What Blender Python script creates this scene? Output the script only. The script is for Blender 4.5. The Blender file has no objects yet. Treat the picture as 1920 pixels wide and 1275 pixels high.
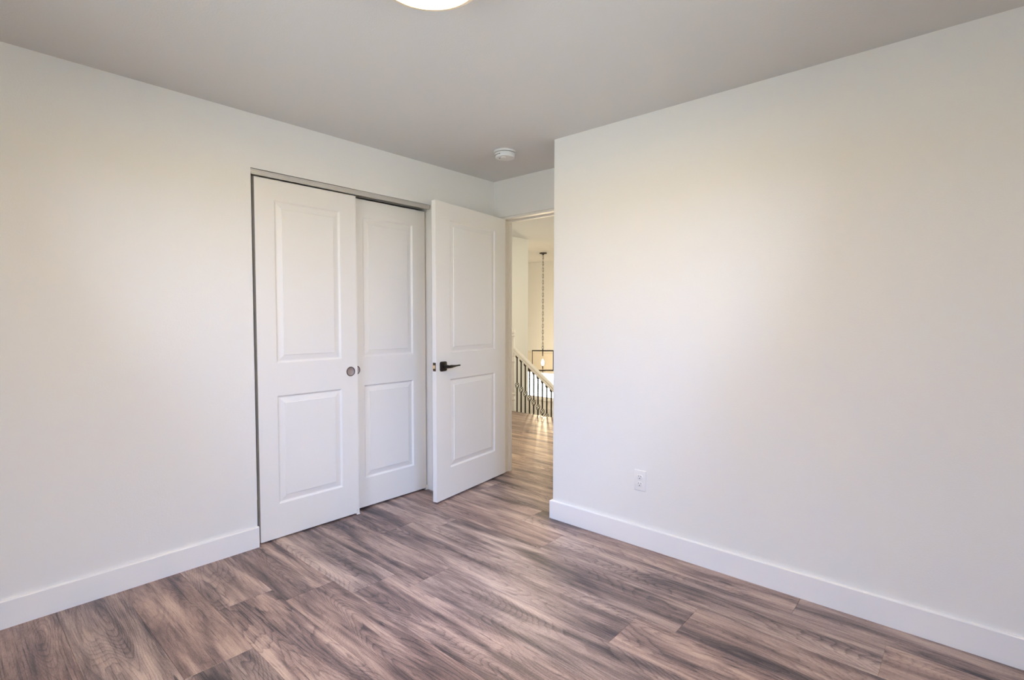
import bpy, bmesh, math, random
from mathutils import Vector, Matrix

random.seed(7)
C = bpy.context.scene.collection
SC = bpy.context.scene

# ------------------------------------------------------------------ camera
F_PX, CAM_H = 969.48, 1.2546
PITCH, YAW, ROLL = 0.0419, 0.726, -0.0008
cam_data = bpy.data.cameras.new('camera')
cam = bpy.data.objects.new('camera', cam_data)
C.objects.link(cam)
cam_data.sensor_fit = 'HORIZONTAL'
cam_data.sensor_width = 36.0
cam_data.lens = 36.0 * F_PX / 1920.0
cam_data.clip_start = 0.02
cam.location = (0, 0, CAM_H)
cam.rotation_euler = (math.pi / 2 - PITCH, ROLL, YAW)
SC.camera = cam

# ------------------------------------------------------------------ view / exposure
SC.view_settings.view_transform = 'Standard'
SC.view_settings.look = 'None'
SC.view_settings.gamma = 1.0
SC.view_settings.use_curve_mapping = False
SC.view_settings.exposure = 0.0
SC.cycles.use_denoising = True
SC.cycles.max_bounces = 12
SC.cycles.diffuse_bounces = 8
SC.cycles.sample_clamp_indirect = 40.0
SC.cycles.caustics_reflective = False
SC.cycles.caustics_refractive = False

# ------------------------------------------------------------------ world (bright overcast day outside)
world = bpy.data.worlds.new('overcast_sky')
SC.world = world
world.use_nodes = True
wnt = world.node_tree
bg = wnt.nodes['Background']
SKY_COL, GROUND_COL = (0.90, 0.95, 1.0), (0.93, 1.0, 0.98)
SKY_STR, GROUND_STR = 1.6, 5.7
w_tc = wnt.nodes.new('ShaderNodeTexCoord')
w_sep = wnt.nodes.new('ShaderNodeSeparateXYZ')
w_map = wnt.nodes.new('ShaderNodeMapRange')
w_map.interpolation_type = 'SMOOTHSTEP'
w_map.inputs['From Min'].default_value = -0.12
w_map.inputs['From Max'].default_value = 0.12
w_mix = wnt.nodes.new('ShaderNodeMixRGB')
w_mix.inputs['Color1'].default_value = (*[c * GROUND_STR for c in GROUND_COL], 1)
w_mix.inputs['Color2'].default_value = (*[c * SKY_STR for c in SKY_COL], 1)
wnt.links.new(w_tc.outputs['Generated'], w_sep.inputs[0])
wnt.links.new(w_sep.outputs['Z'], w_map.inputs['Value'])
wnt.links.new(w_map.outputs[0], w_mix.inputs['Fac'])
wnt.links.new(w_mix.outputs['Color'], bg.inputs['Color'])
bg.inputs['Strength'].default_value = 1.0


def area_light(name, loc, target, size_x, size_y, power, color, spread=math.pi):
    ld = bpy.data.lights.new(name, 'AREA')
    ld.shape = 'RECTANGLE'
    ld.size, ld.size_y = size_x, size_y
    ld.energy = power
    ld.color = color
    ld.spread = spread
    o = bpy.data.objects.new(name, ld)
    C.objects.link(o)
    o.location = loc
    o.rotation_euler = (Vector(target) - Vector(loc)).to_track_quat('-Z', 'Y').to_euler()
    return o


# daylight falling in through the two bedroom windows (behind the camera) and an added, unseen foyer window:
# cool light from the sky comes downwards; the world's lower half sends up the warm light of the ground
area_light('daylight_sky', (-1.3, -1.15, 2.46), (-1.3, 0.9, 0.75), 1.9, 1.1, 318, (0.38, 0.57, 1.0))
area_light('daylight_east_sky', (1.15, 1.05, 2.46), (-1.0, 1.05, 0.75), 1.6, 1.1, 330, (0.38, 0.57, 1.0))
area_light('foyer_fill_light', (-2.9, 9.0, 1.15), (-4.9, 5.6, 0.9), 1.8, 1.5, 82, (1.0, 0.87, 0.54))  # fill light for the hall, shining in through the added foyer window


# ------------------------------------------------------------------ node helpers
def new_mat(name):
    m = bpy.data.materials.new(name)
    m.use_nodes = True
    nt = m.node_tree
    return m, nt, nt.nodes['Principled BSDF']


def nd(nt, typ, **kw):
    n = nt.nodes.new(typ)
    for k, v in kw.items():
        if k == 'inp':
            for a, b in v.items():
                n.inputs[a].default_value = b
        else:
            setattr(n, k, v)
    return n


def mth(nt, op, a, b=None, c=None, clamp=False):
    n = nt.nodes.new('ShaderNodeMath')
    n.operation = op
    n.use_clamp = clamp
    for i, v in enumerate((a, b, c)):
        if v is None:
            continue
        if isinstance(v, (int, float)):
            n.inputs[i].default_value = v
        else:
            nt.links.new(v, n.inputs[i])
    return n.outputs[0]


def simple(name, col, rough=0.5, metal=0.0, bump=0.0, bump_scale=300.0, var=0.0, spec=0.5):
    m, nt, p = new_mat(name)
    p.inputs['Base Color'].default_value = (*col, 1)
    p.inputs['Roughness'].default_value = rough
    p.inputs['Metallic'].default_value = metal
    p.inputs['Specular IOR Level'].default_value = spec
    tc = nd(nt, 'ShaderNodeTexCoord')
    if bump or var:
        nz = nd(nt, 'ShaderNodeTexNoise', inp={'Scale': bump_scale, 'Detail': 3.0, 'Roughness': 0.55})
        nt.links.new(tc.outputs['Object'], nz.inputs['Vector'])
        if bump:
            b = nd(nt, 'ShaderNodeBump', inp={'Strength': bump, 'Distance': 0.002})
            nt.links.new(nz.outputs['Fac'], b.inputs['Height'])
            nt.links.new(b.outputs['Normal'], p.inputs['Normal'])
        if var:
            mx = nd(nt, 'ShaderNodeMixRGB')
            mx.inputs['Color1'].default_value = (*[c * (1 - var) for c in col], 1)
            mx.inputs['Color2'].default_value = (*[min(1, c * (1 + var)) for c in col], 1)
            nt.links.new(nz.outputs['Fac'], mx.inputs['Fac'])
            nt.links.new(mx.outputs['Color'], p.inputs['Base Color'])
    return m


def emit_mat(name, col, strength):
    m, nt, p = new_mat(name)
    p.inputs['Base Color'].default_value = (0.9, 0.9, 0.9, 1)
    p.inputs['Emission Color'].default_value = (*col, 1)
    p.inputs['Emission Strength'].default_value = strength
    return m


M = {}
M['wall'] = simple('white_wall_paint', (0.80, 0.80, 0.785), 0.62, bump=0.25, bump_scale=170, spec=0.3)
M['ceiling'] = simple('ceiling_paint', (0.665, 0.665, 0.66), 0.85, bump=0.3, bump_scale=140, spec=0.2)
M['trim'] = simple('white_trim_paint', (0.84, 0.84, 0.845), 0.38, bump=0.03, bump_scale=60)
M['door'] = simple('white_door_paint', (0.82, 0.815, 0.80), 0.42, bump=0.05, bump_scale=90)
M['jamb'] = simple('jamb_paint', (0.80, 0.775, 0.72), 0.4)
M['nickel'] = simple('brushed_track_metal', (0.74, 0.715, 0.68), 0.36, 0.7, bump=0.05, bump_scale=400)
M['bronze'] = simple('dark_bronze', (0.030, 0.024, 0.020), 0.38, 0.7, var=0.2, bump_scale=80)
M['pull'] = simple('brown_bronze_pull', (0.42, 0.345, 0.32), 0.42, 0.6, var=0.15, bump_scale=200)
M['pull_rim'] = simple('dark_pull_rim', (0.10, 0.075, 0.065), 0.4, 0.7)
M['latch'] = simple('latch_bronze', (0.11, 0.075, 0.045), 0.4, 0.8)
M['brass'] = simple('latch_brass', (0.85, 0.70, 0.48), 0.3, 0.8)
M['plastic'] = simple('white_plastic', (0.80, 0.80, 0.80), 0.35)
M['plastic_grey'] = simple('detector_plastic', (0.74, 0.75, 0.75), 0.4)
M['slot'] = simple('dark_slot', (0.015, 0.013, 0.012), 0.6)
M['rim'] = simple('tan_rim_metal', (0.82, 0.72, 0.60), 0.45, 0.2)
M['lamp_glow'] = emit_mat('lamp_diffuser_glow', (1.0, 0.67, 0.20), 108.0)
M['hall_glow'] = emit_mat('hall_diffuser_glow', (1.0, 0.82, 0.56), 100.0)
M['bulb'] = emit_mat('candle_bulb_glow', (1.0, 0.80, 0.52), 40.0)
M['shade'] = simple('cream_shade_fabric', (0.82, 0.76, 0.66), 0.9)

# glass pane that passes daylight
gm = bpy.data.materials.new('window_glass')
gm.use_nodes = True
_nt = gm.node_tree
_nt.nodes.clear()
_o = nd(_nt, 'ShaderNodeOutputMaterial')
_t = nd(_nt, 'ShaderNodeBsdfTransparent')
_g = nd(_nt, 'ShaderNodeBsdfGlossy', inp={'Roughness': 0.02})
_f = nd(_nt, 'ShaderNodeFresnel', inp={'IOR': 1.45})
_mx = nd(_nt, 'ShaderNodeMixShader')
_nt.links.new(_f.outputs[0], _mx.inputs[0])
_nt.links.new(_t.outputs[0], _mx.inputs[1])
_nt.links.new(_g.outputs[0], _mx.inputs[2])
_nt.links.new(_mx.outputs[0], _o.inputs['Surface'])
M['glass'] = gm


FLOOR_MID = 0.56


def floor_material():
    m, nt, p = new_mat('wood_plank_floor')
    L = nt.links.new
    tc = nd(nt, 'ShaderNodeTexCoord')
    at = nd(nt, 'ShaderNodeAttribute', attribute_name='plank')
    sep = nd(nt, 'ShaderNodeSeparateXYZ')
    L(at.outputs['Vector'], sep.inputs[0])
    off = nd(nt, 'ShaderNodeVectorMath', operation='MULTIPLY')
    L(at.outputs['Vector'], off.inputs[0])
    off.inputs[1].default_value = (31.0, 17.0, 43.0)
    add = nd(nt, 'ShaderNodeVectorMath', operation='ADD')
    L(tc.outputs['Object'], add.inputs[0])
    L(off.outputs[0], add.inputs[1])

    def scaled(sx, sy, sz=1.0):
        v = nd(nt, 'ShaderNodeVectorMath', operation='MULTIPLY')
        L(add.outputs[0], v.inputs[0])
        v.inputs[1].default_value = (sx, sy, sz)
        return v.outputs[0]

    def noise(vec, detail=2.0, rough=0.5, dist=0.0, scale=1.0):
        n = nd(nt, 'ShaderNodeTexNoise', inp={'Scale': scale, 'Detail': detail, 'Roughness': rough, 'Distortion': dist})
        L(vec, n.inputs['Vector'])
        return n.outputs['Fac']

    def remap(v, a0, a1, b0, b1):
        n = nd(nt, 'ShaderNodeMapRange', inp={'From Min': a0, 'From Max': a1, 'To Min': b0, 'To Max': b1})
        L(v, n.inputs['Value'])
        return n.outputs[0]

    # growth-ring field: contour lines of a stretched noise give cathedral figures and eyes
    field = noise(scaled(0.95, 4.4), 1.0, 0.35, 0.3)
    wob = noise(scaled(4.0, 26.0), 3.0, 0.5)
    t = mth(nt, 'ADD', mth(nt, 'MULTIPLY', field, 44.0), mth(nt, 'MULTIPLY', wob, 2.2))
    fr = mth(nt, 'FRACT', t)
    ring = mth(nt, 'POWER', fr, 4.5)
    edge = mth(nt, 'MINIMUM', ring, mth(nt, 'MULTIPLY', mth(nt, 'SUBTRACT', 1.0, fr), 9.0))
    ringmask = remap(noise(scaled(0.7, 5.0), 2.0, 0.5), 0.38, 0.60, 0.25, 1.0)
    # broad dark and light stains running along the plank
    stain = noise(scaled(1.3, 10.0), 4.0, 0.58, 0.5)
    stain2 = noise(scaled(3.6, 36.0), 3.0, 0.55, 0.3)
    # pores and hairlines along the grain
    pore = noise(scaled(10.0, 280.0), 3.0, 0.6)
    pore2 = noise(scaled(120.0, 380.0), 2.0, 0.6)
    hair = remap(noise(scaled(4.5, 210.0), 3.5, 0.6, 0.2), 0.30, 0.43, 1.0, 0.0)
    hairmask = remap(noise(scaled(1.5, 12.0), 2.0, 0.5), 0.40, 0.62, 0.15, 1.0)
    crk = remap(noise(scaled(2.4, 40.0), 3.0, 0.55, 1.5), 0.27, 0.325, 1.0, 0.0)

    val = mth(nt, 'MULTIPLY', mth(nt, 'SUBTRACT', stain, 0.5), 1.50)
    val = mth(nt, 'ADD', val, mth(nt, 'MULTIPLY', mth(nt, 'SUBTRACT', stain2, 0.5), 0.62))
    val = mth(nt, 'ADD', val, FLOOR_MID)
    val = mth(nt, 'ADD', val, mth(nt, 'MULTIPLY', mth(nt, 'SUBTRACT', sep.outputs[0], 0.5), 0.05))
    val = mth(nt, 'SUBTRACT', val, mth(nt, 'MULTIPLY', mth(nt, 'MULTIPLY', edge, ringmask), 0.30))
    val = mth(nt, 'SUBTRACT', val, mth(nt, 'MULTIPLY', mth(nt, 'MULTIPLY', hair, hairmask), 0.34))
    val = mth(nt, 'ADD', val, mth(nt, 'MULTIPLY', mth(nt, 'SUBTRACT', pore, 0.5), 0.40))
    val = mth(nt, 'ADD', val, mth(nt, 'MULTIPLY', mth(nt, 'SUBTRACT', pore2, 0.5), 0.36))
    val = mth(nt, 'SUBTRACT', val, remap(field, 0.22, 0.34, 0.26, 0.0))
    val = mth(nt, 'SUBTRACT', val, mth(nt, 'MULTIPLY', crk, 0.30))

    ramp = nd(nt, 'ShaderNodeValToRGB')
    cr = ramp.color_ramp
    cr.elements[0].position = 0.08
    cr.elements[0].color = (0.038, 0.029, 0.032, 1)
    cr.elements[1].position = 0.90
    cr.elements[1].color = (0.63, 0.48, 0.40, 1)
    for pos, col in ((0.26, (0.100, 0.071, 0.072)), (0.45, (0.230, 0.160, 0.146)), (0.62, (0.385, 0.273, 0.236))):
        e = cr.elements.new(pos)
        e.color = (*col, 1)
    L(val, ramp.inputs['Fac'])
    hsv = nd(nt, 'ShaderNodeHueSaturation')
    L(ramp.outputs['Color'], hsv.inputs['Color'])
    L(mth(nt, 'ADD', 0.90, mth(nt, 'MULTIPLY', sep.outputs[1], 0.08)), hsv.inputs['Value'])
    L(mth(nt, 'ADD', 0.90, mth(nt, 'MULTIPLY', sep.outputs[2], 0.2)), hsv.inputs['Saturation'])
    L(hsv.outputs['Color'], p.inputs['Base Color'])
    rg = mth(nt, 'ADD', 0.30, mth(nt, 'MULTIPLY', pore, 0.22))
    L(rg, p.inputs['Roughness'])
    p.inputs['Specular IOR Level'].default_value = 0.55
    b = nd(nt, 'ShaderNodeBump', inp={'Strength': 0.15, 'Distance': 0.0012})
    L(mth(nt, 'SUBTRACT', pore, mth(nt, 'MULTIPLY', hair, 0.6)), b.inputs['Height'])
    L(b.outputs['Normal'], p.inputs['Normal'])
    return m


M['floor'] = floor_material()


# ------------------------------------------------------------------ mesh helpers
def box(bm, x0, x1, y0, y1, z0, z1):
    v = [bm.verts.new(p) for p in ((x0, y0, z0), (x1, y0, z0), (x1, y1, z0), (x0, y1, z0),
                                   (x0, y0, z1), (x1, y0, z1), (x1, y1, z1), (x0, y1, z1))]
    for f in ((0, 3, 2, 1), (4, 5, 6, 7), (0, 1, 5, 4), (1, 2, 6, 5), (2, 3, 7, 6), (3, 0, 4, 7)):
        bm.faces.new([v[i] for i in f])
    return v


def bbox(x0, x1, y0, y1, z0, z1, bevel=0.0, seg=2):
    bm = bmesh.new()
    box(bm, x0, x1, y0, y1, z0, z1)
    if bevel:
        bmesh.ops.bevel(bm, geom=bm.edges[:], offset=bevel, segments=seg, affect='EDGES', profile=0.5)
    return bm


def lathe(profile, seg=48, bm=None, mat=None):
    """profile: list of (r, z); r = 0 closes with a pole"""
    bm = bm or bmesh.new()
    rings = []
    for r, z in profile:
        if r < 1e-6:
            rings.append([bm.verts.new((0, 0, z))])
        else:
            rings.append([bm.verts.new((r * math.cos(2 * math.pi * i / seg), r * math.sin(2 * math.pi * i / seg), z))
                          for i in range(seg)])
    new = [v for rg in rings for v in rg]
    for a, b in zip(rings, rings[1:]):
        if len(a) == 1 and len(b) == 1:
            continue
        for i in range(seg):
            j = (i + 1) % seg
            if len(a) == 1:
                bm.faces.new((a[0], b[i], b[j]))
            elif len(b) == 1:
                bm.faces.new((a[i], b[0], a[j]))
            else:
                bm.faces.new((a[i], b[i], b[j], a[j]))
    if mat is not None:
        bmesh.ops.transform(bm, matrix=mat, verts=new)
    return bm


def tube(bm, pts, r, seg=10, r_end=None, closed=False, squash=None):
    pts = [Vector(p) for p in pts]
    n = len(pts)
    rings = []
    up = None
    for i, p in enumerate(pts):
        if closed:
            d = (pts[(i + 1) % n] - pts[i - 1]).normalized()
        else:
            d = (pts[min(i + 1, n - 1)] - pts[max(i - 1, 0)]).normalized()
        if up is None:
            up = d.orthogonal().normalized()
        up = (up - d * up.dot(d)).normalized()
        s = d.cross(up)
        rr = r if r_end is None else r + (r_end - r) * i / (n - 1)
        rings.append([bm.verts.new(p + up * rr * math.cos(2 * math.pi * k / seg) + s * rr * math.sin(2 * math.pi * k / seg))
                      for k in range(seg)])
    rng = range(n) if closed else range(n - 1)
    for i in rng:
        a, b = rings[i], rings[(i + 1) % n]
        for k in range(seg):
            kk = (k + 1) % seg
            bm.faces.new((a[k], a[kk], b[kk], b[k]))
    if not closed:
        bm.faces.new(rings[0][::-1])
        bm.faces.new(rings[-1])


def bar(bm, a, b, w, h=None, up=(0, 0, 1)):
    """rectangular bar from a to b"""
    a, b = Vector(a), Vector(b)
    h = h or w
    d = (b - a).normalized()
    u = Vector(up)
    if abs(d.dot(u)) > 0.99:
        u = Vector((0, 1, 0))
    s = d.cross(u).normalized()
    u = s.cross(d).normalized()
    vs = []
    for p in (a, b):
        for i, j in ((-1, -1), (1, -1), (1, 1), (-1, 1)):
            vs.append(bm.verts.new(p + s * i * w / 2 + u * j * h / 2))
    for f in ((3, 2, 1, 0), (4, 5, 6, 7), (0, 1, 5, 4), (1, 2, 6, 5), (2, 3, 7, 6), (3, 0, 4, 7)):
        bm.faces.new([vs[i] for i in f])


def obj(name, bm, mat, parent=None, smooth=None, loc=None):
    bmesh.ops.recalc_face_normals(bm, faces=bm.faces[:])
    me = bpy.data.meshes.new(name)
    bm.to_mesh(me)
    bm.free()
    me.materials.append(mat)
    o = bpy.data.objects.new(name, me)
    C.objects.link(o)
    if parent is not None:
        o.parent = parent
    if loc is not None:
        o.location = loc
    if smooth:
        for poly in me.polygons:
            poly.use_smooth = True
        me.set_sharp_from_angle(angle=math.radians(smooth))
    return o


def tag(o, label, cat, group=None):
    o['label'] = label
    o['category'] = cat
    if group:
        o['group'] = group
    return o


def struct(name, bm, mat, label=None, cat=None, **kw):
    o = obj(name, bm, mat, **kw)
    o['kind'] = 'structure'
    if label:
        o['label'] = label
        o['category'] = cat
    return o


def thing(name, label, cat, loc=(0, 0, 0), rotz=0.0, group=None):
    o = bpy.data.objects.new(name, None)
    C.objects.link(o)
    o.location = loc
    o.rotation_euler = (0, 0, rotz)
    o.empty_display_size = 0.05
    return tag(o, label, cat, group)


# ------------------------------------------------------------------ room dimensions (metres, camera stands at x=y=0)
ZC = 2.345                      # bedroom ceiling
XL, YR, YB, XC = -2.897, 2.570, 3.042, -1.938
XE, YF = 0.47, -0.54            # walls behind the camera
YH = 3.165                      # hall side of the doorway wall
ZH = 2.44                       # hall ceiling
XH = -5.02                      # left wall of the hall
YE = 5.205                      # edge of the hall floor at the stairs
CL0, CL1, CLT = 1.162, 2.397, 2.058      # closet opening
DX0, DX1, DZT = -2.829, -1.975, 2.056    # rough doorway
YFAR = 8.6

# ------------------------------------------------------------------ floor: planks 0.23 m wide running along x
PW, GAP = 0.2315, 0.0004
SEAM = {0: [-1.00], 1: [-1.93], 2: [-1.016], 3: [-2.37], 4: [-0.21], 5: [-0.535], -1: [-2.245], -2: [-3.0], -3: [-2.01], -4: [-0.9]}


def build_floor():
    bm = bmesh.new()
    lay = bm.loops.layers.float_color.new('plank')
    y_base = 1.2450                    # a long joint measured between two rows
    k0 = math.floor((YF - y_base) / PW) - 1
    k1 = math.ceil((YE - y_base) / PW)
    for k in range(k0, k1 + 1):
        ya, yb = y_base + k * PW, y_base + (k + 1) * PW
        ya, yb = max(ya, YF - 0.12), min(yb, YE)
        if yb - ya < 0.004:
            continue
        rng = random.Random(k * 13 + 5)
        row = {-1: [-2.245], 0: [-3.6], 1: [-1.93], 2: [-1.016], 3: [-2.37], 4: [-0.21], 5: [-0.537], -2: [-0.86], -3: [-2.01]}
        ref = row.get(k, [rng.uniform(-3.5, -1.8)])[0]
        length = 1.52
        xs = [ref + i * length for i in range(-4, 4)]
        x_lo, x_hi = (XH, 0.7) if yb > YB else (-3.75, 0.62)
        if ya > YH:
            x_hi = -0.9
        xs = [x_lo] + [x for x in xs if x_lo + 0.05 < x < x_hi - 0.05] + [x_hi]
        for xa, xb in zip(xs, xs[1:]):
            col = (rng.random(), rng.random(), rng.random(), 1)
            g, c, d = GAP / 2, 0.0010, 0.0008
            cy = 0.0004
            o = [(xa + g, ya + g), (xb - g, ya + g), (xb - g, yb - g), (xa + g, yb - g)]
            i_ = [(xa + g + c, ya + g + cy), (xb - g - c, ya + g + cy), (xb - g - c, yb - g - cy), (xa + g + c, yb - g - cy)]
            vb = [bm.verts.new((x, y, -0.012)) for x, y in o]
            vo = [bm.verts.new((x, y, -d)) for x, y in o]
            vi = [bm.verts.new((x, y, 0)) for x, y in i_]
            fs = [bm.faces.new(vi)]
            for a in range(4):
                b = (a + 1) % 4
                fs.append(bm.faces.new((vo[a], vo[b], vi[b], vi[a])))
                fs.append(bm.faces.new((vb[a], vb[b], vo[b], vo[a])))
            for f in fs:
                for lp in f.loops:
                    lp[lay] = col
    # subfloor slab under the planks
    n0 = len(bm.faces)
    box(bm, -3.75, 0.62, YF - 0.12, YH, -0.20, -0.0125)
    box(bm, XH - 0.1, -0.9, YH, YE - 0.004, -0.20, -0.0125)
    o = obj('floor', bm, M['floor'])
    o['kind'] = 'structure'
    o['label'] = 'mottled brown wood plank floor running from the bedroom into the hall'
    o['category'] = 'floor'


build_floor()

# rounded wood nosing along the edge of the hall floor at the stairs
bm = bmesh.new()
lay = bm.loops.layers.float_color.new('plank')
tube(bm, [(XH, YE + 0.006, -0.0145), (-0.9, YE + 0.006, -0.0145)], 0.0145, 14)
box(bm, XH, -0.9, YE - 0.002, YE + 0.004, -0.24, -0.02)
for f in bm.faces:
    for lp in f.loops:
        lp[lay] = (0.9, 0.9, 0.3, 1)
struct('trim_1', bm, M['floor'], 'wood nosing along the edge of the hall floor at the stairs', 'trim')

# ------------------------------------------------------------------ ceilings
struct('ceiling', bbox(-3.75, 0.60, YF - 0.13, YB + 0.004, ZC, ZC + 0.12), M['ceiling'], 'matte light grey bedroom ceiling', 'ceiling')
struct('ceiling_hall', bbox(-8.4, -0.9, YB + 0.01, YFAR + 0.15, ZH, ZH + 0.12), M['ceiling'], 'hall ceiling beyond the doorway', 'ceiling')

# ------------------------------------------------------------------ walls
T = 0.125
bm = bmesh.new()
box(bm, XL - T, XL, YF, CL0, 0, ZC)
box(bm, XL - T, XL, CL0, CL1, CLT, ZC)
box(bm, XL - T, XL, CL1, YB, 0, ZC)
struct('wall_left', bm, M['wall'], 'white left wall holding the closet opening', 'wall')

bm = bmesh.new()      # closet shell behind the sliding doors
box(bm, -3.72, -3.66, 0.80, 2.85, 0, ZC)
box(bm, -3.66, XL - T, 0.74, 0.80, 0, ZC)
box(bm, -3.66, XL - T, 2.85, 2.91, 0, ZC)
struct('wall_closet', bm, M['wall'], 'inner walls of the closet', 'wall')

bm = bmesh.new()
box(bm, XC, XE, YR, YR + 0.12, 0, ZC)
box(bm, XC, XC + 0.12, YR + 0.12, YB, 0, ZC)
bmesh.ops.bevel(bm, geom=[e for e in bm.edges if abs(e.verts[0].co.x - XC) < 1e-5 and abs(e.verts[1].co.x - XC) < 1e-5
                          and abs(e.verts[0].co.y - YR) < 1e-5 and abs(e.verts[1].co.y - YR) < 1e-5],
                offset=0.004, segments=3, affect='EDGES', profile=0.5)
struct('wall_right', bm, M['wall'], 'broad white wall on the right ending in an outside corner', 'wall')

bm = bmesh.new()      # wall with the doorway
box(bm, XH - 0.1, DX0, YB, YH, 0, 2.5)
box(bm, DX1, -0.85, YB, YH, 0, 2.5)
box(bm, DX0, DX1, YB, YH, DZT, 2.5)
struct('wall_back', bm, M['wall'], 'short white wall with the doorway to the hall', 'wall')

WX0, WX1, WZ0, WZ1 = -2.15, -0.45, 0.86, 2.06
bm = bmesh.new()      # window wall behind the camera
box(bm, XL - T, WX0, YF - T, YF, 0, ZC)
box(bm, WX1, XE + T, YF - T, YF, 0, ZC)
box(bm, WX0, WX1, YF - T, YF, 0, WZ0)
box(bm, WX0, WX1, YF - T, YF, WZ1, ZC)
struct('wall_front', bm, M['wall'], 'white window wall behind the viewpoint', 'wall')
EY0, EY1 = 0.40, 1.75
bm = bmesh.new()
box(bm, XE, XE + T, YF, EY0, 0, ZC)
box(bm, XE, XE + T, EY1, YR + 0.12, 0, ZC)
box(bm, XE, XE + T, EY0, EY1, 0, WZ0)
box(bm, XE, XE + T, EY0, EY1, WZ1, ZC)
struct('wall_east', bm, M['wall'], 'white window wall at the right of the viewpoint', 'wall')

# hall and foyer walls
bm = bmesh.new()
box(bm, XH - 0.12, XH, YH, 6.02, -2.7, ZH)
struct('wall_hall_left', bm, M['wall'], 'white hall wall beside the top of the stairs', 'wall')
struct('wall_hall_right', bbox(-0.9, -0.8, YH, YFAR, -2.7, ZH), M['wall'], 'white wall closing the hall on the right', 'wall')
struct('wall_foyer_left', bbox(-8.3, -8.2, 5.9, YFAR, -2.7, ZH), M['wall'], 'white wall on the far left of the foyer', 'wall')
struct('wall_foyer_near', bbox(-8.2, XH - 0.12, 5.9, 6.02, -2.7, ZH), M['wall'], 'white foyer wall turning away from the hall', 'wall')
FX0, FX1, FZ0, FZ1 = -7.75, -4.3, -0.47, 0.56
bm = bmesh.new()
box(bm, -8.2, FX0, YFAR, YFAR + 0.13, -2.7, ZH)
box(bm, FX1, -3.9, YFAR, YFAR + 0.13, -2.7, ZH)
box(bm, -1.9, -0.9, YFAR, YFAR + 0.13, -2.7, ZH)
box(bm, -3.9, -1.9, YFAR, YFAR + 0.13, -2.7, 0.25)  # opening for the added window that lights the hall
box(bm, -3.9, -1.9, YFAR, YFAR + 0.13, 2.05, ZH)
box(bm, FX0, FX1, YFAR, YFAR + 0.13, -2.7, FZ0)
box(bm, FX0, FX1, YFAR, YFAR + 0.13, FZ1, ZH)
struct('wall_foyer_far', bm, M['wall'], 'far foyer wall with the bright window', 'wall')
struct('wall_stair', bbox(XH, -0.9, YE + 0.005, YE + 0.03, -2.7, -0.24), M['wall'], 'wall face below the hall floor edge', 'wall')
struct('floor_foyer', bbox(-8.2, -0.9, YE + 0.03, YFAR, -2.8, -2.7), M['floor'], 'foyer floor at the foot of the stairs', 'floor')
bm = bmesh.new()
box(bm, -8.2, -0.9, YFAR - 0.018, YFAR, -0.66, -0.645)
box(bm, -8.2, -0.9, YFAR - 0.012, YFAR, -0.72, -0.66)
struct('trim_2', bm, M['trim'], 'thin ledge on the foyer wall below the window', 'trim')


# ------------------------------------------------------------------ baseboards (chamfered top edge)
def profile_run(bm, pts, t=0.0145, h=0.1135, c=0.0035):
    """baseboard along a 2-D polyline; body on the left hand side of the walking direction"""
    prof = [(0, 0), (t, 0), (t, h - c), (t - c, h), (0, h)]
    n = len(pts)
    P = [Vector((x, y, 0)) for x, y in pts]
    rings = []
    for i in range(n):
        dirs = []
        if i > 0:
            dirs.append((P[i] - P[i - 1]).normalized())
        if i < n - 1:
            dirs.append((P[i + 1] - P[i]).normalized())
        ns = [Vector((-d.y, d.x, 0)) for d in dirs]
        if len(ns) == 2:
            m = (ns[0] + ns[1]).normalized()
            m = m / m.dot(ns[0])
        else:
            m = ns[0]
        rings.append([bm.verts.new(P[i] + m * a + Vector((0, 0, b))) for a, b in prof])
    for a, b in zip(rings, rings[1:]):
        for k in range(len(prof)):
            kk = (k + 1) % len(prof)
            bm.faces.new((a[k], a[kk], b[kk], b[k]))
    bm.faces.new(rings[0][::-1])
    bm.faces.new(rings[-1])


bm = bmesh.new()
profile_run(bm, [(XL, CL0 + 0.003), (XL, YF)])
struct('baseboard_left', bm, M['trim'], 'white baseboard on the left wall', 'baseboard')
bm = bmesh.new()
profile_run(bm, [(XE, YR), (XC, YR), (XC, YB)][::-1][::-1] if False else [(XC, YB), (XC, YR), (XE, YR)][::-1])
struct('baseboard_right', bm, M['trim'], 'white baseboard on the right wall wrapping the corner', 'baseboard')
bm = bmesh.new()
profile_run(bm, [(XL, YB), (XL, CL1 + 0.02)])
struct('baseboard_corner', bm, M['trim'], 'white baseboard behind the open door', 'baseboard')

# ------------------------------------------------------------------ doorway jamb (trim)
bm = bmesh.new()
JL, JT = -2.811, 2.037
g = 0.0015
for x0, x1 in ((DX0 + g, JL), (-1.993, DX1 - g)):
    box(bm, x0, x1, YB + 0.002, YH, 0, DZT - g)
box(bm, JL, -1.993, YB + 0.002, YH, JT, DZT - g)
# door stops
box(bm, JL, JL + 0.011, YB + 0.083, YB + 0.110, 0, JT)
box(bm, -2.004, -1.993, YB + 0.083, YB + 0.110, 0, JT)
box(bm, JL + 0.011, -2.004, YB + 0.083, YB + 0.110, JT - 0.011, JT)
struct('trim_3', bm, M['jamb'], 'cream painted jamb around the open doorway', 'door frame')


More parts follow.
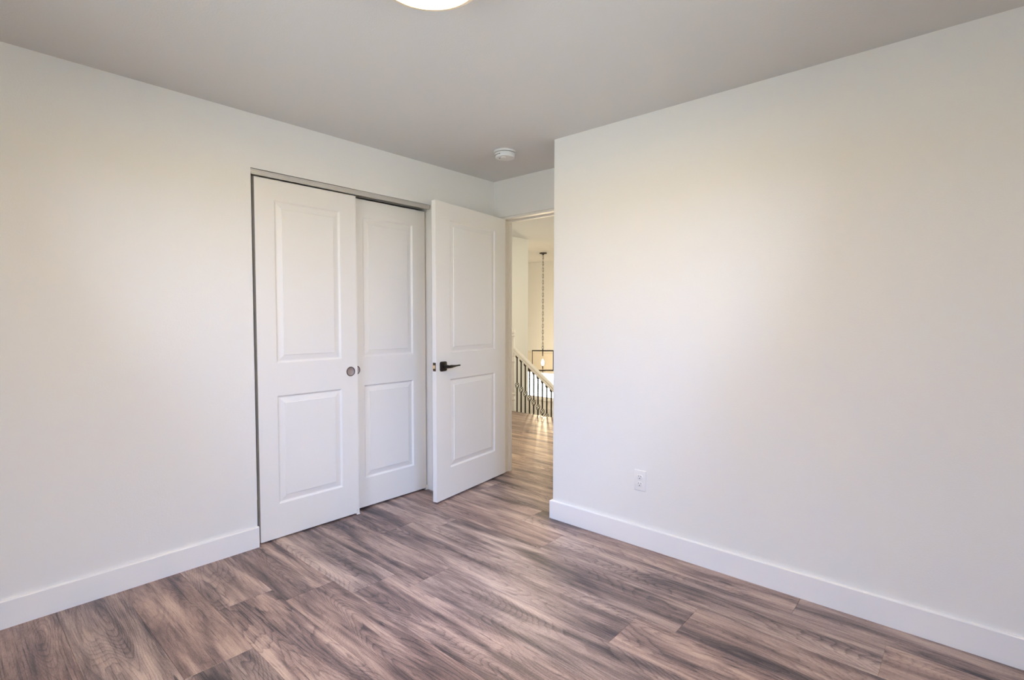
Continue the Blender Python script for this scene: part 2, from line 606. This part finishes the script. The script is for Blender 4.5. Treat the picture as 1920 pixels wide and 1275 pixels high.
# ------------------------------------------------------------------ two-panel doors
def door_bm(w, h, t, panels, z0=0.0):
    """slab with raised panels on the front face (local -Y) and the back; x 0..w, y 0..t, z z0..h"""
    bm = bmesh.new()
    xs = sorted({0, w} | {p[0] for p in panels} | {p[1] for p in panels})
    zs = sorted({z0, h} | {p[2] for p in panels} | {p[3] for p in panels})
    steps = [(0, 0), (0.0018, 0.0010), (0.0080, 0.0078), (0.0105, 0.0092), (0.0140, 0.0093), (0.0175, 0.0088),
             (0.0420, 0.0042), (0.0428, 0.0038), (0.0440, 0.0012), (0.0455, 0.0010)]
    for side in (0, 1):
        y = 0.0 if side == 0 else t
        sg = 1 if side == 0 else -1
        for xa, xb in zip(xs, xs[1:]):
            for za, zb in zip(zs, zs[1:]):
                pn = [p for p in panels if abs(p[0] - xa) < 1e-6 and abs(p[1] - xb) < 1e-6
                      and abs(p[2] - za) < 1e-6 and abs(p[3] - zb) < 1e-6]
                if not pn:
                    bm.faces.new([bm.verts.new(c) for c in ((xa, y, za), (xb, y, za), (xb, y, zb), (xa, y, zb))])
                    continue
                prev = None
                for ins, dep in steps:
                    ring = [bm.verts.new(c) for c in ((xa + ins, y + sg * dep, za + ins), (xb - ins, y + sg * dep, za + ins),
                                                      (xb - ins, y + sg * dep, zb - ins), (xa + ins, y + sg * dep, zb - ins))]
                    if prev:
                        for k in range(4):
                            kk = (k + 1) % 4
                            bm.faces.new((prev[k], prev[kk], ring[kk], ring[k]))
                    prev = ring
                bm.faces.new(prev)
    for a, b in (((0, z0), (w, z0)), ((w, z0), (w, h)), ((w, h), (0, h)), ((0, h), (0, z0))):
        bm.faces.new([bm.verts.new(c) for c in ((a[0], 0, a[1]), (b[0], 0, b[1]), (b[0], t, b[1]), (a[0], t, a[1]))])
    bmesh.ops.remove_doubles(bm, verts=bm.verts[:], dist=1e-5)
    bmesh.ops.recalc_face_normals(bm, faces=bm.faces[:])
    be = [e for e in bm.edges if all(abs(v.co.y) < 1e-6 or abs(v.co.y - t) < 1e-6 for v in e.verts)
          and ((abs(e.verts[0].co.x) < 1e-6 and abs(e.verts[1].co.x) < 1e-6) or (abs(e.verts[0].co.x - w) < 1e-6 and abs(e.verts[1].co.x - w) < 1e-6)
               or (abs(e.verts[0].co.z - h) < 1e-6 and abs(e.verts[1].co.z - h) < 1e-6)
               or (abs(e.verts[0].co.z - z0) < 1e-6 and abs(e.verts[1].co.z - z0) < 1e-6))
          and abs(e.verts[0].co.y - e.verts[1].co.y) < 1e-6]
    bmesh.ops.bevel(bm, geom=be, offset=0.0016, segments=2, affect='EDGES', profile=0.5)
    return bm


DW, DH = 0.615, 2.0185
PAN = [(0.105, 0.505, 0.200, 0.817), (0.105, 0.505, 1.002, 1.908)]


def finger_pull(door, x, z):
    rot = Matrix.Translation((x, 0, z)) @ Matrix.Rotation(math.radians(90), 4, 'X')
    p = obj('finger_pull', lathe([(0.0, 0.0006), (0.0245, 0.0006), (0.0252, 0.0010)], 40, mat=rot), M['pull'], door, 40)
    p['label'] = 'round brown metal dish'
    r = obj('pull_rim', lathe([(0.0248, 0.0002), (0.0255, 0.0028), (0.0270, 0.0033), (0.0292, 0.0022), (0.0300, 0.0)], 40, mat=rot),
            M['pull_rim'], p, 40)
    return p


d1 = struct('door_1', door_bm(DW, DH, 0.035, PAN, 0.008), M['door'], 'white two-panel sliding closet door in front, at left', 'door')
d1.location = (XL - 0.011, 1.1825, 0)
d1.rotation_euler = (0, 0, math.pi / 2)
finger_pull(d1, 0.567, 0.920)
d2 = struct('door_2', door_bm(DW, DH, 0.035, PAN, 0.012), M['door'], 'white two-panel sliding closet door behind, at right', 'door')
d2.location = (XL - 0.060, 1.770, 0)
d2.rotation_euler = (0, 0, math.pi / 2)
finger_pull(d2, 0.047, 0.920)

# the open hinged door
E1 = Vector((-2.6580, 2.2346, 0))
DANG = math.radians(90 + 8.18)
d3 = struct('door_3', door_bm(0.820, 2.034, 0.035, [(0.142, 0.677, 0.218, 0.835), (0.142, 0.677, 1.015, 1.925)], 0.013), M['door'],
            'white two-panel hinged door standing open against the corner', 'door')
d3.location = E1
d3.rotation_euler = (0, 0, DANG)
# lever set on the visible face (local -Y)
bm = bbox(-0.033, 0.033, -0.010, 0.0, -0.033, 0.033)
bmesh.ops.bevel(bm, geom=[e for e in bm.edges if abs(e.verts[0].co.y - e.verts[1].co.y) > 0.005], offset=0.012, segments=5, affect='EDGES', profile=0.5)
bmesh.ops.bevel(bm, geom=[e for e in bm.edges if e.verts[0].co.y < -0.009 and e.verts[1].co.y < -0.009], offset=0.004, segments=2, affect='EDGES', profile=0.5)
ros = obj('rosette', bm, M['bronze'], d3, 40, loc=(0.067, 0, 0.929))
ros['label'] = 'dark bronze square rosette'
bm = bmesh.new()
tube(bm, [(0, -0.008, 0), (0, -0.030, 0), (0, -0.048, 0)], 0.0125, 18, 0.0115)
lev_p = [(-0.008, -0.053, 0.0), (0.006, -0.054, 0.0), (0.026, -0.056, 0.0005), (0.040, -0.0565, 0.001), (0.070, -0.057, 0.002), (0.112, -0.0575, 0.003)]
lev_s = [(0.009, 0.010), (0.0105, 0.0105), (0.011, 0.0108), (0.0085, 0.0085), (0.0062, 0.0058), (0.0058, 0.0052)]
rings = []
for (px, py, pz), (a, b) in zip(lev_p, lev_s):
    rings.append([bm.verts.new((px, py + a * 0.75 * math.cos(q * math.pi / 6), pz + b * math.sin(q * math.pi / 6))) for q in range(12)])
for a, b in zip(rings, rings[1:]):
    for q in range(12):
        bm.faces.new((a[q], a[(q + 1) % 12], b[(q + 1) % 12], b[q]))
bm.faces.new(rings[0])
bm.faces.new(rings[-1][::-1])
lv = obj('lever_handle', bm, M['bronze'], d3, 50, loc=(0.067, 0, 0.929))
lv['label'] = 'dark bronze lever'
# latch on the free edge (local x = 0)
lp = obj('latch_plate', bbox(-0.0012, 0.0, 0.004, 0.029, -0.029, 0.029, 0.0005, 1), M['latch'], d3, loc=(0, 0, 0.929))
lp['label'] = 'bronze latch plate on the door edge'
bm = bmesh.new()
vs = [(-0.0010, 0.009, -0.011), (-0.0010, 0.024, -0.011), (-0.0010, 0.009, 0.011), (-0.0010, 0.024, 0.011),
      (-0.011, 0.021, -0.011), (-0.011, 0.024, -0.011), (-0.011, 0.021, 0.011), (-0.011, 0.024, 0.011)]
vs = [bm.verts.new(v) for v in vs]
for f in ((0, 1, 5, 4), (2, 6, 7, 3), (0, 4, 6, 2), (1, 3, 7, 5), (4, 5, 7, 6), (0, 2, 3, 1)):
    bm.faces.new([vs[i] for i in f])
lb = obj('latch_bolt', bm, M['brass'], lp)
lb['label'] = 'brass latch bolt'
for hz in (0.25, 1.02, 1.80):
    bm = bmesh.new()
    tube(bm, [(0.824, 0.040, hz - 0.045), (0.824, 0.040, hz + 0.045)], 0.006, 12)
    box(bm, 0.790, 0.8185, 0.0351, 0.0372, hz - 0.045, hz + 0.045)
    obj('hinge', bm, M['bronze'], d3, 40)

# ------------------------------------------------------------------ sliding door track and floor guides
bm = bmesh.new()
FT, FB = CLT - 0.004, 2.0265
y0, y1 = CL0 + 0.002, 2.379
prof = [(0.0, FT), (0.0, FT - 0.0045), (-0.0022, FT - 0.0062), (-0.0022, FB + 0.0085), (0.0004, FB + 0.0065), (0.0004, FB), (-0.004, FB), (-0.004, FT)]
ra = [bm.verts.new((x, y0, z)) for x, z in prof]
rb = [bm.verts.new((x, y1, z)) for x, z in prof]
n = len(prof)
for k in range(n):
    bm.faces.new((ra[k], ra[(k + 1) % n], rb[(k + 1) % n], rb[k]))
bm.faces.new(ra[::-1])
bm.faces.new(rb)
t = thing('sliding_door_track', 'brushed metal track strip above the white sliding closet doors', 'door track', (XL - 0.002, 0, 0))
obj('fascia', bm, M['nickel'], t)
bm = bmesh.new()
for xa in (-0.052, -0.098):
    box(bm, xa - 0.004, xa + 0.004, y0, y1 + 0.012, 2.036, CLT - 0.0005)
box(bm, -0.104, -0.030, y0, y1 + 0.012, CLT - 0.0035, CLT - 0.0005)
obj('roller_rail', bm, M['nickel'], t)
obj('end_cap', bbox(-0.006, 0.0009, y1 - 0.009, y1 + 0.0015, FB - 0.0008, FT + 0.0008, 0.0012, 2), M['nickel'], t)


def floor_guide(x, y, label):
    tt = thing('door_guide', label, 'door guide', (x, y, 0), 0, 'closet door floor guides')
    bm = bbox(-0.026, 0.010, -0.011, 0.011, 0.0, 0.006, 0.0015, 1)
    obj('base', bm, M['plastic'], tt)
    bm = bbox(0.0025, 0.0070, -0.0085, 0.0085, 0.006, 0.036, 0.0015, 2)
    obj('fin', bm, M['plastic'], tt)
    return tt


floor_guide(XL - 0.0115, 1.789, 'white plastic floor guide under the meeting edge of both closet doors')
floor_guide(XL - 0.0585, 2.385, 'white plastic floor guide at the closet jamb beside the open door')

# ------------------------------------------------------------------ ceiling lights
def ceiling_light(name, loc, label, glow, group=None):
    tt = thing(name, label, 'ceiling light', loc, 0, group)
    obj('rim', lathe([(0.1500, 0.0), (0.1600, 0.0), (0.1655, -0.006), (0.1660, -0.066), (0.1645, -0.0745), (0.1610, -0.0765), (0.1500, -0.0775), (0.1490, -0.0765), (0.1485, -0.060), (0.1400, -0.060)], 96),
        M['rim'], tt, 35)
    obj('diffuser', lathe([(0.1484, -0.0640), (0.1480, -0.0755), (0.1440, -0.0780), (0.12, -0.0800), (0.07, -0.0820), (0.0, -0.0830)], 96), glow, tt, 60)
    return tt


ceiling_light('ceiling_light', (-1.249, 1.023, ZC), 'glowing round flush ceiling light with tan rim, cut off by the photo top', M['lamp_glow'])
ceiling_light('ceiling_light', (-3.50, 4.05, ZH), 'round flush light on the hall ceiling beyond the doorway', M['hall_glow'])

# ------------------------------------------------------------------ smoke detector
sd = thing('smoke_detector', 'round white smoke detector on the ceiling near the doorway', 'smoke detector', (-2.312, 2.533, ZC))
obj('base', lathe([(0.0, 0.0), (0.0715, 0.0), (0.0725, -0.003), (0.0725, -0.0095), (0.070, -0.0125), (0.058, -0.0130)], 64), M['plastic_grey'], sd, 35)
bm = lathe([(0.058, -0.0120), (0.0580, -0.0165)], 64)
vt = obj('vent_ring', bm, M['slot'], sd, 35)
bm = lathe([(0.0565, -0.0160), (0.0655, -0.0165), (0.0660, -0.0190), (0.0630, -0.0400), (0.0605, -0.0435), (0.056, -0.0450), (0.030, -0.0470), (0.0, -0.0475)], 64)
body = obj('body', bm, M['plastic_grey'], sd, 35)
bm = bmesh.new()      # side vents facing the room
for k in range(5):
    a = math.radians(218 + 15 * k)
    for dz in (0.0,):
        r = 0.0645
        ca, sa = math.cos(a), math.sin(a)
        tx, ty = -sa, ca
        w, hh = 0.0065, 0.0020
        zc = -0.0305
        vsx = []
        for s, u in ((-1, -1), (1, -1), (1, 1), (-1, 1)):
            vsx.append(bm.verts.new((ca * r + tx * w * s, sa * r + ty * w * s, zc + u * hh)))
        vsb = [bm.verts.new((v.co.x * 0.9, v.co.y * 0.9, v.co.z)) for v in vsx]
        bm.faces.new(vsx)
        for q in range(4):
            bm.faces.new((vsx[q], vsb[q], vsb[(q + 1) % 4], vsx[(q + 1) % 4]))
obj('side_vent', bm, M['slot'], body)
obj('test_button', lathe([(0.0165, -0.0460), (0.0160, -0.0492), (0.0, -0.0500)], 32, mat=Matrix.Translation((0.012, -0.024, 0))), M['plastic'], sd, 40)
obj('indicator', lathe([(0.0042, -0.0455), (0.0040, -0.0482), (0.0, -0.0484)], 16, mat=Matrix.Translation((-0.018, -0.030, 0))), M['slot'], sd, 40)

# ------------------------------------------------------------------ wall outlet
ol = thing('power_outlet', 'white double power outlet low on the right wall', 'power outlet', (-1.337, YR, 0.3645))
bm = bbox(-0.0350, 0.0350, -0.0055, 0.0, -0.0572, 0.0572)
bmesh.ops.bevel(bm, geom=[e for e in bm.edges if e.verts[0].co.y < -0.005 and e.verts[1].co.y < -0.005], offset=0.004, segments=3, affect='EDGES', profile=0.5)
obj('cover_plate', bm, M['plastic'], ol, 30)
for zc in (0.0195, -0.0195):
    bm = bmesh.new()
    outl = []
    for q in range(40):
        a = 2 * math.pi * q / 40
        x, z = 0.0172 * math.cos(a), 0.0172 * math.sin(a)
        z = max(-0.0140, min(0.0140, z))
        outl.append((x, z + zc))
    a_ = [bm.verts.new((x, -0.0050, z)) for x, z in outl]
    b_ = [bm.verts.new((x, -0.0068, z)) for x, z in outl]
    c_ = [bm.verts.new((x * 0.94, -0.0074, zc + (z - zc) * 0.94)) for x, z in outl]
    for q in range(40):
        bm.faces.new((a_[q], a_[(q + 1) % 40], b_[(q + 1) % 40], b_[q]))
        bm.faces.new((b_[q], b_[(q + 1) % 40], c_[(q + 1) % 40], c_[q]))
    bm.faces.new(c_)
    rc = obj('receptacle', bm, M['plastic'], ol, 40)
    bm = bmesh.new()
    box(bm, -0.0077, -0.0052, -0.0078, -0.0070, zc + 0.0005, zc + 0.0095)
    box(bm, 0.0054, 0.0078, -0.0078, -0.0070, zc + 0.0012, zc + 0.0088)
    lathe([(0.0, 0.0078), (0.0026, 0.0078), (0.0026, 0.0070)], 16, bm, Matrix.Translation((0, 0, zc - 0.0068)) @ Matrix.Rotation(math.radians(90), 4, 'X'))
    sl = obj('slots', bm, M['slot'], rc)
    sl['label'] = 'dark plug slots'
obj('screw', lathe([(0.0, 0.0066), (0.0026, 0.0064), (0.0031, 0.0050)], 20, mat=Matrix.Rotation(math.radians(90), 4, 'X')), M['plastic_grey'], ol, 40)

# ------------------------------------------------------------------ bedroom window behind the viewpoint
def window(name, x0, x1, y0, y1, z0, z1, ncol, label, mat=None):
    fr = 0.045
    bm = bmesh.new()
    box(bm, x0, x1, y0, y1, z0, z0 + fr)
    box(bm, x0, x1, y0, y1, z1 - fr, z1)
    box(bm, x0, x0 + fr, y0, y1, z0 + fr, z1 - fr)
    box(bm, x1 - fr, x1, y0, y1, z0 + fr, z1 - fr)
    for i in range(1, ncol):
        xm = x0 + (x1 - x0) * i / ncol
        box(bm, xm - 0.02, xm + 0.02, y0, y1, z0 + fr, z1 - fr)
    w = struct(name, bm, mat or M['trim'], label, 'window')
    ym = (y0 + y1) / 2
    for i in range(ncol):
        xa = x0 + (x1 - x0) * i / ncol + 0.01
        xb = x0 + (x1 - x0) * (i + 1) / ncol - 0.01
        obj('pane', bbox(xa, xb, ym - 0.002, ym + 0.002, z0 + 0.02, z1 - 0.02), M['glass'], w)
    return w


window('window_1', WX0, WX1, YF - 0.10, YF - 0.05, WZ0, WZ1, 2, 'bedroom window behind the viewpoint')
w3 = window('window_3', -(EY1 - EY0) / 2, (EY1 - EY0) / 2, -0.025, 0.025, WZ0, WZ1, 2, 'bedroom window at the right of the viewpoint')
w3.location = (XE + 0.075, (EY0 + EY1) / 2, 0)
w3.rotation_euler = (0, 0, math.pi / 2)
window('window_2', FX0, FX1, YFAR + 0.04, YFAR + 0.09, FZ0, FZ1, 1, 'bright wide window on the far foyer wall')
window('window_added', -3.9, -1.9, YFAR + 0.04, YFAR + 0.09, 0.25, 2.05, 2, 'tall foyer window added out of view to light the hall')  # unseen window, added only to let light onto the hall walls
bm = bbox(FX0 - 0.05, FX1 + 0.05, YFAR - 0.03, YFAR + 0.06, FZ0 - 0.020, FZ0 + 0.006, 0.003, 2)
struct('trim_4', bm, M['trim'], 'sill of the foyer window', 'trim')

# cream roller shade drawn over the top of the foyer window
rs = thing('roller_shade', 'cream roller shade covering the upper half of the foyer window', 'window shade', (0, YFAR, FZ1))
bm = bmesh.new()
tube(bm, [(FX0, -0.022, -0.022), (FX1, -0.022, -0.022)], 0.020, 16)
obj('roller', bm, M['shade'], rs, 40)
obj('shade_fabric', bbox(FX0 + 0.01, FX1 - 0.01, -0.0035, -0.0020, -0.45, -0.02), M['shade'], rs)
obj('hem_bar', bbox(FX0 + 0.01, FX1 - 0.01, -0.0065, -0.0005, -0.462, -0.446, 0.002, 1), M['shade'], rs)

# ------------------------------------------------------------------ stairs and railing
SL = 0.70
bm = bmesh.new()
run, rise = 0.27, 0.189
x, z = -4.60, -0.43
while z > -2.7 and x < -1.0:
    box(bm, x, x + run, YE + 0.16, 6.15, -2.7, z)
    box(bm, x - 0.02, x + run, YE + 0.155, 6.16, z, z + 0.03)
    x += run
    z -= rise
box(bm, XH, -4.60, YE + 0.16, 6.0, -2.7, -0.26)
struct('stairs', bm, M['floor'], 'wood stairs going down to the foyer', 'stairs')

YR2 = YE + 0.095
rail = thing('stair_railing', 'white wooden handrail with dark iron basket balusters descending past the doorway', 'railing', (0, 0, 0))
X0R, X1R = -4.655, -3.20


def zr(x):      # rail centre height
    return 0.798 - SL * (x + 4.627)


bm = bmesh.new()
prof = [(-0.026, -0.030), (0.026, -0.030), (0.030, -0.012), (0.022, -0.004), (0.031, 0.008), (0.029, 0.022), (0.016, 0.031), (-0.016, 0.031),
        (-0.029, 0.022), (-0.031, 0.008), (-0.022, -0.004), (-0.030, -0.012)]
ra = [bm.verts.new((X0R, YR2 + a, zr(X0R) + b * 1.22)) for a, b in prof]
rb = [bm.verts.new((X1R, YR2 + a, zr(X1R) + b * 1.22)) for a, b in prof]
n = len(prof)
for k in range(n):
    bm.faces.new((ra[k], ra[(k + 1) % n], rb[(k + 1) % n], rb[k]))
bm.faces.new(ra[::-1])
bm.faces.new(rb)
obj('handrail', bm, M['trim'], rail)
# closed stringer carrying the balusters
bm = bmesh.new()
zs = lambda xx: zr(xx) - 0.86
a = [bm.verts.new((xx, yy, zz)) for xx in (X0R - 0.02, X1R) for yy in (YR2 - 0.035, YR2 + 0.035) for zz in (zs(xx) - 0.26, zs(xx))]
for f in ((0, 1, 3, 2), (4, 6, 7, 5), (0, 4, 5, 1), (2, 3, 7, 6), (0, 2, 6, 4), (1, 5, 7, 3)):
    bm.faces.new([a[i] for i in f])
obj('stringer', bm, M['trim'], rail)
# turned newel post
bm = bmesh.new()
NX = -4.690
prof = [(0.0, 1.118), (0.012, 1.116), (0.026, 1.104), (0.035, 1.083), (0.036, 1.065), (0.030, 1.045), (0.018, 1.033), (0.030, 1.028), (0.036, 1.020), (0.030, 1.010),
        (0.024, 1.000), (0.026, 0.960), (0.030, 0.80), (0.032, 0.760), (0.039, 0.748), (0.039, 0.738), (0.030, 0.732), (0.033, 0.715), (0.030, 0.690), (0.040, 0.676), (0.040, 0.662),
        (0.029, 0.652), (0.028, 0.60), (0.033, 0.42), (0.036, 0.27), (0.030, 0.235), (0.042, 0.224), (0.042, 0.212), (0.032, 0.200), (0.030, 0.165), (0.041, 0.150), (0.041, 0.136), (0.032, 0.128), (0.034, 0.0), (0.034, -0.25), (0, -0.25)]
lathe([(r * 0.92, zz) for r, zz in prof], 28, bm, Matrix.Translation((NX, YR2, 0)))
obj('newel_post', bm, M['trim'], rail, 40)


def baluster(xx):
    top, bot, bz = zr(xx) - 0.040, zs(xx), zr(xx) - 0.447
    bm = bmesh.new()
    s = 0.0132
    bar(bm, (xx, YR2, bot), (xx, YR2, bz - 0.040), s)
    bar(bm, (xx, YR2, bz + 0.040), (xx, YR2, top), s)
    b = obj('baluster', bm, M['bronze'], rail)
    bm = bmesh.new()
    for k in range(4):
        pts = []
        for q in range(13):
            u = q / 12
            ang = k * math.pi / 2 + u * math.pi * 1.1
            r = 0.0265 * math.sin(math.pi * u) ** 0.85 + 0.003
            pts.append((xx + r * math.cos(ang), YR2 + r * math.sin(ang), bz - 0.042 + 0.084 * u))
        tube(bm, pts, 0.0036, 6)
    obj('basket', bm, M['bronze'], b, 50)
    for zz, rr in ((bz - 0.062, 0.010), (bz + 0.050, 0.0085)):
        bm = bmesh.new()
        bmesh.ops.create_uvsphere(bm, u_segments=10, v_segments=6, radius=rr, matrix=Matrix.Translation((xx, YR2, zz)))
        obj('knuckle', bm, M['bronze'], b, 50)
    for nm, zz, sg in (('collar', top + 0.004, -1), ('shoe', bot, 1)):
        bm = bmesh.new()
        lathe([(0.0, 0.0), (0.0215, 0.0), (0.0225, 0.010 * sg), (0.0205, 0.022 * sg), (0.0130, 0.036 * sg), (0.0075, 0.040 * sg)], 4, bm,
              Matrix.Translation((xx, YR2, zz)) @ Matrix.Rotation(math.radians(45), 4, 'Z'))
        obj(nm, bm, M['bronze'], b)


for k in range(15):
    baluster(-4.611 + 0.0732 * k)

# ------------------------------------------------------------------ foyer pendant
PX, PY = -5.835, 7.42
pl = thing('pendant_light', 'dark framed lantern pendant hanging on a long chain in the foyer', 'pendant light', (PX, PY, ZH), math.radians(38.2))
ZT, ZBm = 0.665 - ZH, 0.306 - ZH
obj('canopy', lathe([(0.0, 0.0), (0.066, 0.0), (0.068, -0.006), (0.064, -0.016), (0.022, -0.024), (0.012, -0.040), (0.0, -0.041)], 40), M['bronze'], pl, 40)
bm = bmesh.new()
z = -0.045
k = 0
LKH, LKW = 0.034, 0.0105
while z - 2 * LKH * 0.82 > ZT + 0.085:
    pts = []
    for q in range(14):
        a = 2 * math.pi * q / 14
        zz = LKH * 0.62 * math.sin(a) + (0.012 if math.sin(a) > 0 else -0.012)
        xx = LKW * math.cos(a)
        pts.append((xx, 0, z - LKH + zz) if k % 2 == 0 else (0, xx, z - LKH + zz))
    tube(bm, pts, 0.0034, 6, closed=True)
    z -= 0.0565
    k += 1
obj('chain', bm, M['bronze'], pl, 60)
bm = bmesh.new()
ztop = z - 0.004
pts = [(0.014 * math.cos(2 * math.pi * q / 20), 0, ZT + 0.055 + 0.024 * math.sin(2 * math.pi * q / 20)) for q in range(20)]
tube(bm, pts, 0.0042, 8, closed=True)
tube(bm, [(0, 0, ZT + 0.076), (0, 0, z - 0.006)], 0.004, 8)
tube(bm, [(0, 0, ZT - 0.005), (0, 0, ZT + 0.034)], 0.014, 12, 0.008)
obj('hanging_ring', bm, M['bronze'], pl, 50)
bm = bmesh.new()
W2, D2, bw = 0.190, 0.040, 0.017
for s in (-1, 1):
    bar(bm, (-W2, s * D2, ZT), (W2, s * D2, ZT), bw)
    bar(bm, (s * W2, -D2, ZT), (s * W2, D2, ZT), bw)
bar(bm, (-W2, 0, ZT), (W2, 0, ZT), bw)
obj('top_frame', bm, M['bronze'], pl)
bm = bmesh.new()
WB = 0.275
for s in (-1, 1):
    bar(bm, (-WB, s * D2, ZBm), (WB, s * D2, ZBm), bw)
    bar(bm, (s * WB, -D2, ZBm), (s * WB, D2, ZBm), bw)
bar(bm, (-WB, 0, ZBm), (WB, 0, ZBm), 0.012)
bar(bm, (0, -D2, ZBm), (0, D2, ZBm), 0.012)
obj('bottom_frame', bm, M['bronze'], pl)
for sx in (-1, 1):
    for sy in (-1, 1):
        bm = bmesh.new()
        bar(bm, (sx * W2, sy * D2, ZBm), (sx * W2, sy * D2, ZT), 0.011)
        obj('upright', bm, M['bronze'], pl)
bm = bmesh.new()
tube(bm, [(0, 0, ZT), (0, 0, ZT - 0.10)], 0.009, 10)
obj('stem', bm, M['bronze'], pl, 50)
bm = bmesh.new()
tube(bm, [(0, 0, ZBm - 0.045), (0, 0, ZBm + 0.03)], 0.006, 10)
tube(bm, [(-0.05, 0, ZBm - 0.012), (0.05, 0, ZBm - 0.012)], 0.005, 8)
tube(bm, [(0, 0, ZBm + 0.03), (0, 0, ZBm + 0.085)], 0.012, 12)
obj('candle_holder', bm, M['bronze'], pl, 50)
bm = lathe([(0.0, 0.0), (0.012, 0.004), (0.024, 0.030), (0.027, 0.055), (0.020, 0.085), (0.008, 0.112), (0.0, 0.120)], 24,
           mat=Matrix.Translation((0, 0, ZBm + 0.085)))
obj('bulb', bm, M['bulb'], pl, 60)
ldp = bpy.data.lights.new('pendant_bulb_light', 'POINT')
ldp.energy = 110
ldp.color = (1.0, 0.79, 0.51)
ldp.shadow_soft_size = 0.05
lo = bpy.data.objects.new('pendant_bulb_light', ldp)
C.objects.link(lo)
lo.location = (PX, PY, ZH + ZBm + 0.15)
